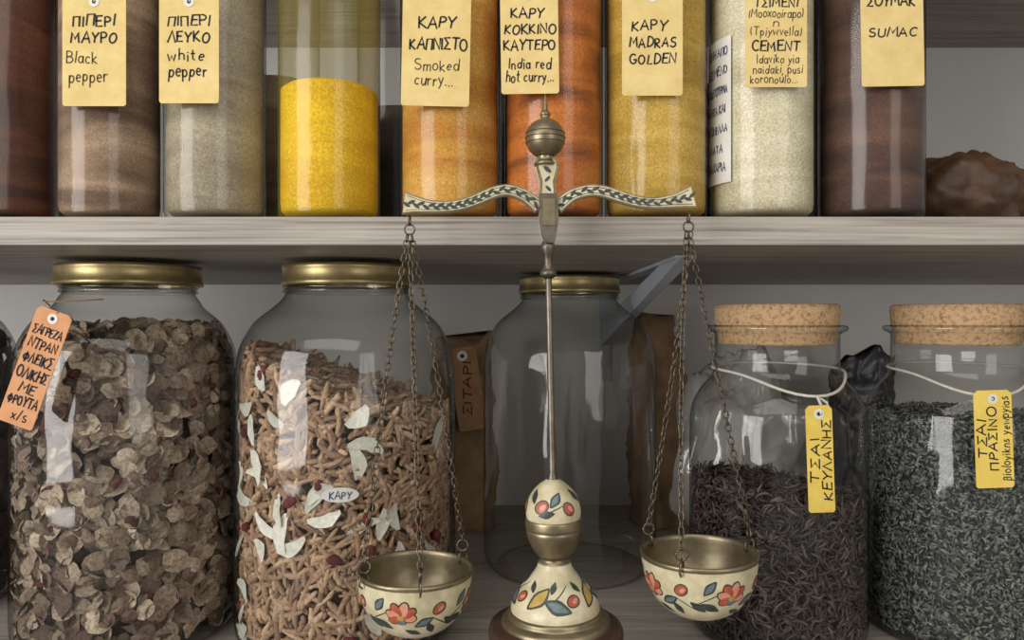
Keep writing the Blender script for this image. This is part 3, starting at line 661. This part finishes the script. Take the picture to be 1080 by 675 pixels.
def decorate(prof,c,parent,items,mtx=None):
    ell,Lt=surf(prof,c,0,mtx); acc={}
    def add(mat,*a,**k):
        vs,fs=ell(*a,**k); V,Fc=acc.setdefault(mat.name,([],[],mat))[:2]; o=len(V); V+=vs; Fc+=[tuple(q+o for q in f) for f in fs]
    for kind,th,t,size,rot in items:
        if kind=='flower':
            for i,(aa,ll,mm) in enumerate([(-.2,.9,PINK),(.45,1.05,ORANGE),(1.1,1.1,PINK),(1.8,1.05,ORANGE),(2.5,.95,PINK),(3.3,.8,ORANGE),(4.6,.5,BLUE)]):
                a=rot+aa
                add(LEAF,th,t,math.cos(a)*size*.52*ll,math.sin(a)*size*.48*ll,size*.54*ll,size*.34,a,.00012+.00001*i)
                add(mm,th,t,math.cos(a)*size*.52*ll,math.sin(a)*size*.48*ll,size*.46*ll,size*.26,a,.00024+.00003*i)
            add(OCH,th,t,0,0,size*.2,size*.17,0,.00050)
        elif kind=='bud':
            add(LEAF,th,t,0,0,size*.75,size*.6,rot,.00012); add(ORANGE,th,t,0,0,size*.62,size*.46,rot,.0002); add(PINK,th,t,size*.15,0,size*.35,size*.2,rot,.0003)
        elif kind=='leaf': add(LEAF,th,t,0,0,size,size*.5,rot,.00016,pointed=True)
        elif kind=='bleaf': add(LEAF,th,t,0,0,size,size*.56,rot,.00016,pointed=True); add(BLUE,th,t,0,0,size*.75,size*.32,rot,.00022,pointed=True)
        elif kind=='oleaf':
            add(LEAF,th,t,0,0,size*1.1,size*.62,rot,.00016,pointed=True); add(OCH,th,t,0,0,size*.9,size*.42,rot,.0002,pointed=True)
        elif kind=='stem': add(LEAF,th,t,0,0,size,.00035,rot,.00014)
    for nme,(V,Fc,mat) in acc.items(): mobj('painted_'+nme,V,Fc,mat,parent)
bowlp=smoothprof([(.0001,-.0375),(.011,-.0365),(.021,-.0315),(.0282,-.0235),(.0325,-.0125),(.0340,0)],5)
def pan(nm,cx,cy,tilt,ph):
    p=P(cx,cy,ds); c=(p.x,p.y,p.z); M=Matrix.Translation(p)@Matrix.Rotation(tilt,4,'Y')@Matrix.Translation(-p)
    lathe('pan_outer_'+nm,bowlp,c,CREAM,eb,72,M)
    inn=[(r*.955,z*.95) for r,z in bowlp]
    lathe('pan_inner_'+nm,inn[:-1]+[(.0326,.0004),(.0335,.0011),(.0344,.0009),(.0346,-.0004),(.0342,-.0018)],c,BRASS,eb,72,M)
    _,Lt=surf(bowlp,c,0)
    items=[]
    for k in range(4):
        th=-math.pi/2+ph+k*math.pi/2
        items+=[('stem',th-.45,Lt*.70,.010,.5),('flower',th-.02,Lt*.70,.0095,.2),('bleaf',th-.42,Lt*.82,.0055,.9),('leaf',th-.40,Lt*.60,.006,-.5),('bleaf',th+.40,Lt*.64,.006,.5),('bud',th+.66,Lt*.78,.006,.7),('leaf',th+.95,Lt*.60,.0055,-.7),('leaf',th+.55,Lt*.55,.005,2.0),('stem',th+.75,Lt*.62,.008,-.6),('leaf',th+.2,Lt*.5,.005,2.6)]
    decorate(bowlp,c,eb,items,M)
    return c,M
cl,Ml=pan('a',438,600,.01,-.1); cr,Mr=pan('b',737,582,-.02,.35)
_,Lb=surf(bell,(0,0,0),0)
it=[]
for k in range(4):
    th=-math.pi/2-.5+k*math.pi/2
    it+=[('oleaf',th,Lb*.42,.008,.9),('bleaf',th+.5,Lb*.30,.0085,-.4),('bud',th+.95,Lb*.38,.006,.5),('leaf',th+.4,Lb*.62,.004,1.3),('stem',th+.6,Lb*.5,.008,.8),('leaf',th+1.2,Lb*.6,.004,2)]
decorate(bell,(bx,ds,H),eb,it,tiltM)
_,Ld=surf(dome,(0,0,0),0); it=[]
for k in range(3):
    th=-math.pi/2-.5+k*math.pi*2/3
    it+=[('bud',th,Ld*.35,.0065,.6),('bleaf',th+.55,Ld*.5,.0055,1.0),('leaf',th-.5,Ld*.55,.005,2.0),('bud',th+1.05,Ld*.3,.006,2.2),('stem',th+.5,Ld*.3,.006,.4),('leaf',th+.2,Ld*.2,.005,.2)]
decorate(dome,(bx,ds,H),eb,it,tiltM)
hv=[];hf=[]
for (x,y,a,b,r) in [(577,180,5,2.2,.7),(577,190,4,1.6,-.8),(578,200,4,1.6,.8)]:
    o=len(hv)
    for m in range(10):
        t=2*math.pi*m/10; u=a*math.cos(t); v=b*math.sin(t); hv.append(P(x+u*math.cos(r)-v*math.sin(r),y+u*math.sin(r)+v*math.cos(r),ds)+Vector((0,-.004,0)))
    hf.append(tuple(range(o,o+10)))
mobj('head_leaves',hv,hf,LEAF,eb,False)
def linkgeo(L=.0050,Wd=.0030,w=.00046,n=12,m=5):
    vs=[];fs=[]
    for i in range(n):
        a=2*math.pi*i/n; c=Vector(((Wd/2)*math.sin(a),0,(Wd/2)*math.cos(a)+(L-Wd)/2*(1 if math.cos(a)>=0 else -1))); nr=Vector((math.sin(a),0,math.cos(a)))
        for k in range(m):
            b=2*math.pi*k/m; vs.append(c+nr*(w*math.cos(b))+Vector((0,w*math.sin(b),0)))
    for i in range(n):
        for k in range(m): fs.append((i*m+k,i*m+(k+1)%m,((i+1)%n)*m+(k+1)%m,((i+1)%n)*m+k))
    return vs,fs
LV,LF=linkgeo()
def chain(name,A,Bp,sag=(0,0,0)):
    A=Vector(A);Bp=Vector(Bp);sag=Vector(sag); Lg=(Bp-A).length; n=int(Lg/.0040); vs=[];fs=[]
    for i in range(n):
        t=(i+.5)/n; p=A.lerp(Bp,t)+sag*(4*t*(1-t)); d=((Bp-A)+sag*(4*(1-2*t))).normalized()
        q=d.to_track_quat('Z','Y').to_matrix()@Matrix.Rotation((math.pi/2 if i%2 else 0)+random.uniform(-.3,.3)+.6,3,'Z')
        o=len(vs); vs+=[q@v+p for v in LV]; fs+=[tuple(k+o for k in f) for f in LF]
    mobj(name,vs,fs,CHAIN,eb)
def hookring(name,c,r,w,ax='Y',n=20):
    c=Vector(c); pts=[]
    for i in range(n):
        a=2*math.pi*i/n; u,v=r*math.cos(a),r*math.sin(a)
        pts.append(c+(Vector((u,0,v)) if ax=='Y' else Vector((0,u,v))))
    tube(name,pts,w,CHAIN,eb,6,True)
def hangpan(nm,top,c,M,angs):
    T=Vector(top)
    hookring('end_ring_'+nm,T+Vector((0,0,.002)),.0030,.0006,'X')
    hookring('end_ring2_'+nm,T+Vector((0,0,-.0035)),.0030,.0006,'Y')
    for i,a in enumerate(angs):
        a=math.radians(a); rim=M@(Vector(c)+Vector((.0338*math.cos(a),.0338*math.sin(a),0)))
        out=Vector((math.cos(a),math.sin(a),0))
        pts=[rim+out*.0012+Vector((0,0,-.004)),rim+out*.0032+Vector((0,0,-.002)),rim+out*.003+Vector((0,0,.003)),rim+Vector((0,0,.0055)),rim-out*.0025+Vector((0,0,.003)),rim-out*.0028+Vector((0,0,-.002)),rim-out*.0012+Vector((0,0,-.0035))]
        tube('rim_hook_%s%d'%(nm,i),pts,.0007,CHAIN,eb,6)
        hookring('rim_ring_%s%d'%(nm,i),rim+Vector((0,0,.0080)),.0034,.0007,'X' if i%2 else 'Y')
        chain('chain_%s%d'%(nm,i),T+Vector((.0012*(i-1),0,-.0065)),rim+Vector((0,0,.0105)),sag=(.0015*(i-1),0,0))
hangpan('a',P(432,236,ds-.0),cl,Ml,[-140+360,-78,38]); hangpan('b',P(726,233,ds-.0),cr,Mr,[-120,15,140])
# ---------------- light
def area(name,loc,tgt,sx,sy,pw,colr):
    l=bpy.data.lights.new(name,'AREA'); l.shape='RECTANGLE'; l.size=sx; l.size_y=sy; l.energy=pw; l.color=colr
    o=bpy.data.objects.new(name,l); col.objects.link(o); o.location=loc
    o.rotation_euler=(Vector(tgt)-Vector(loc)).to_track_quat('-Z','Y').to_euler(); return o
area('window_light',(-1.9,-1.3,1.50),(0,.6,1.25),1.4,1.7,58,(1,.985,.96))
area('doorway_light',(1.5,-2.0,1.7),(0,.6,1.25),1.1,1.8,18,(1,.95,.88))
area('ceiling_light',(-.3,-.7,2.5),(0,.5,1.2),1.6,.8,10,(1,.95,.88))
w=bpy.data.worlds.new('World'); bpy.context.scene.world=w; w.use_nodes=True
w.node_tree.nodes['Background'].inputs[0].default_value=(.97,.95,.93,1); w.node_tree.nodes['Background'].inputs[1].default_value=.38
# ---------------- camera
cd=bpy.data.cameras.new('Camera'); cd.sensor_width=36; cd.lens=26; cd.clip_start=.01
co=bpy.data.objects.new('Camera',cd); col.objects.link(co); co.location=(0,0,H); co.rotation_euler=(math.pi/2,0,0)
sc_=bpy.context.scene; sc_.camera=co
sc_.view_settings.view_transform='Standard'
try: sc_.cycles.transparent_max_bounces=24
except Exception: pass
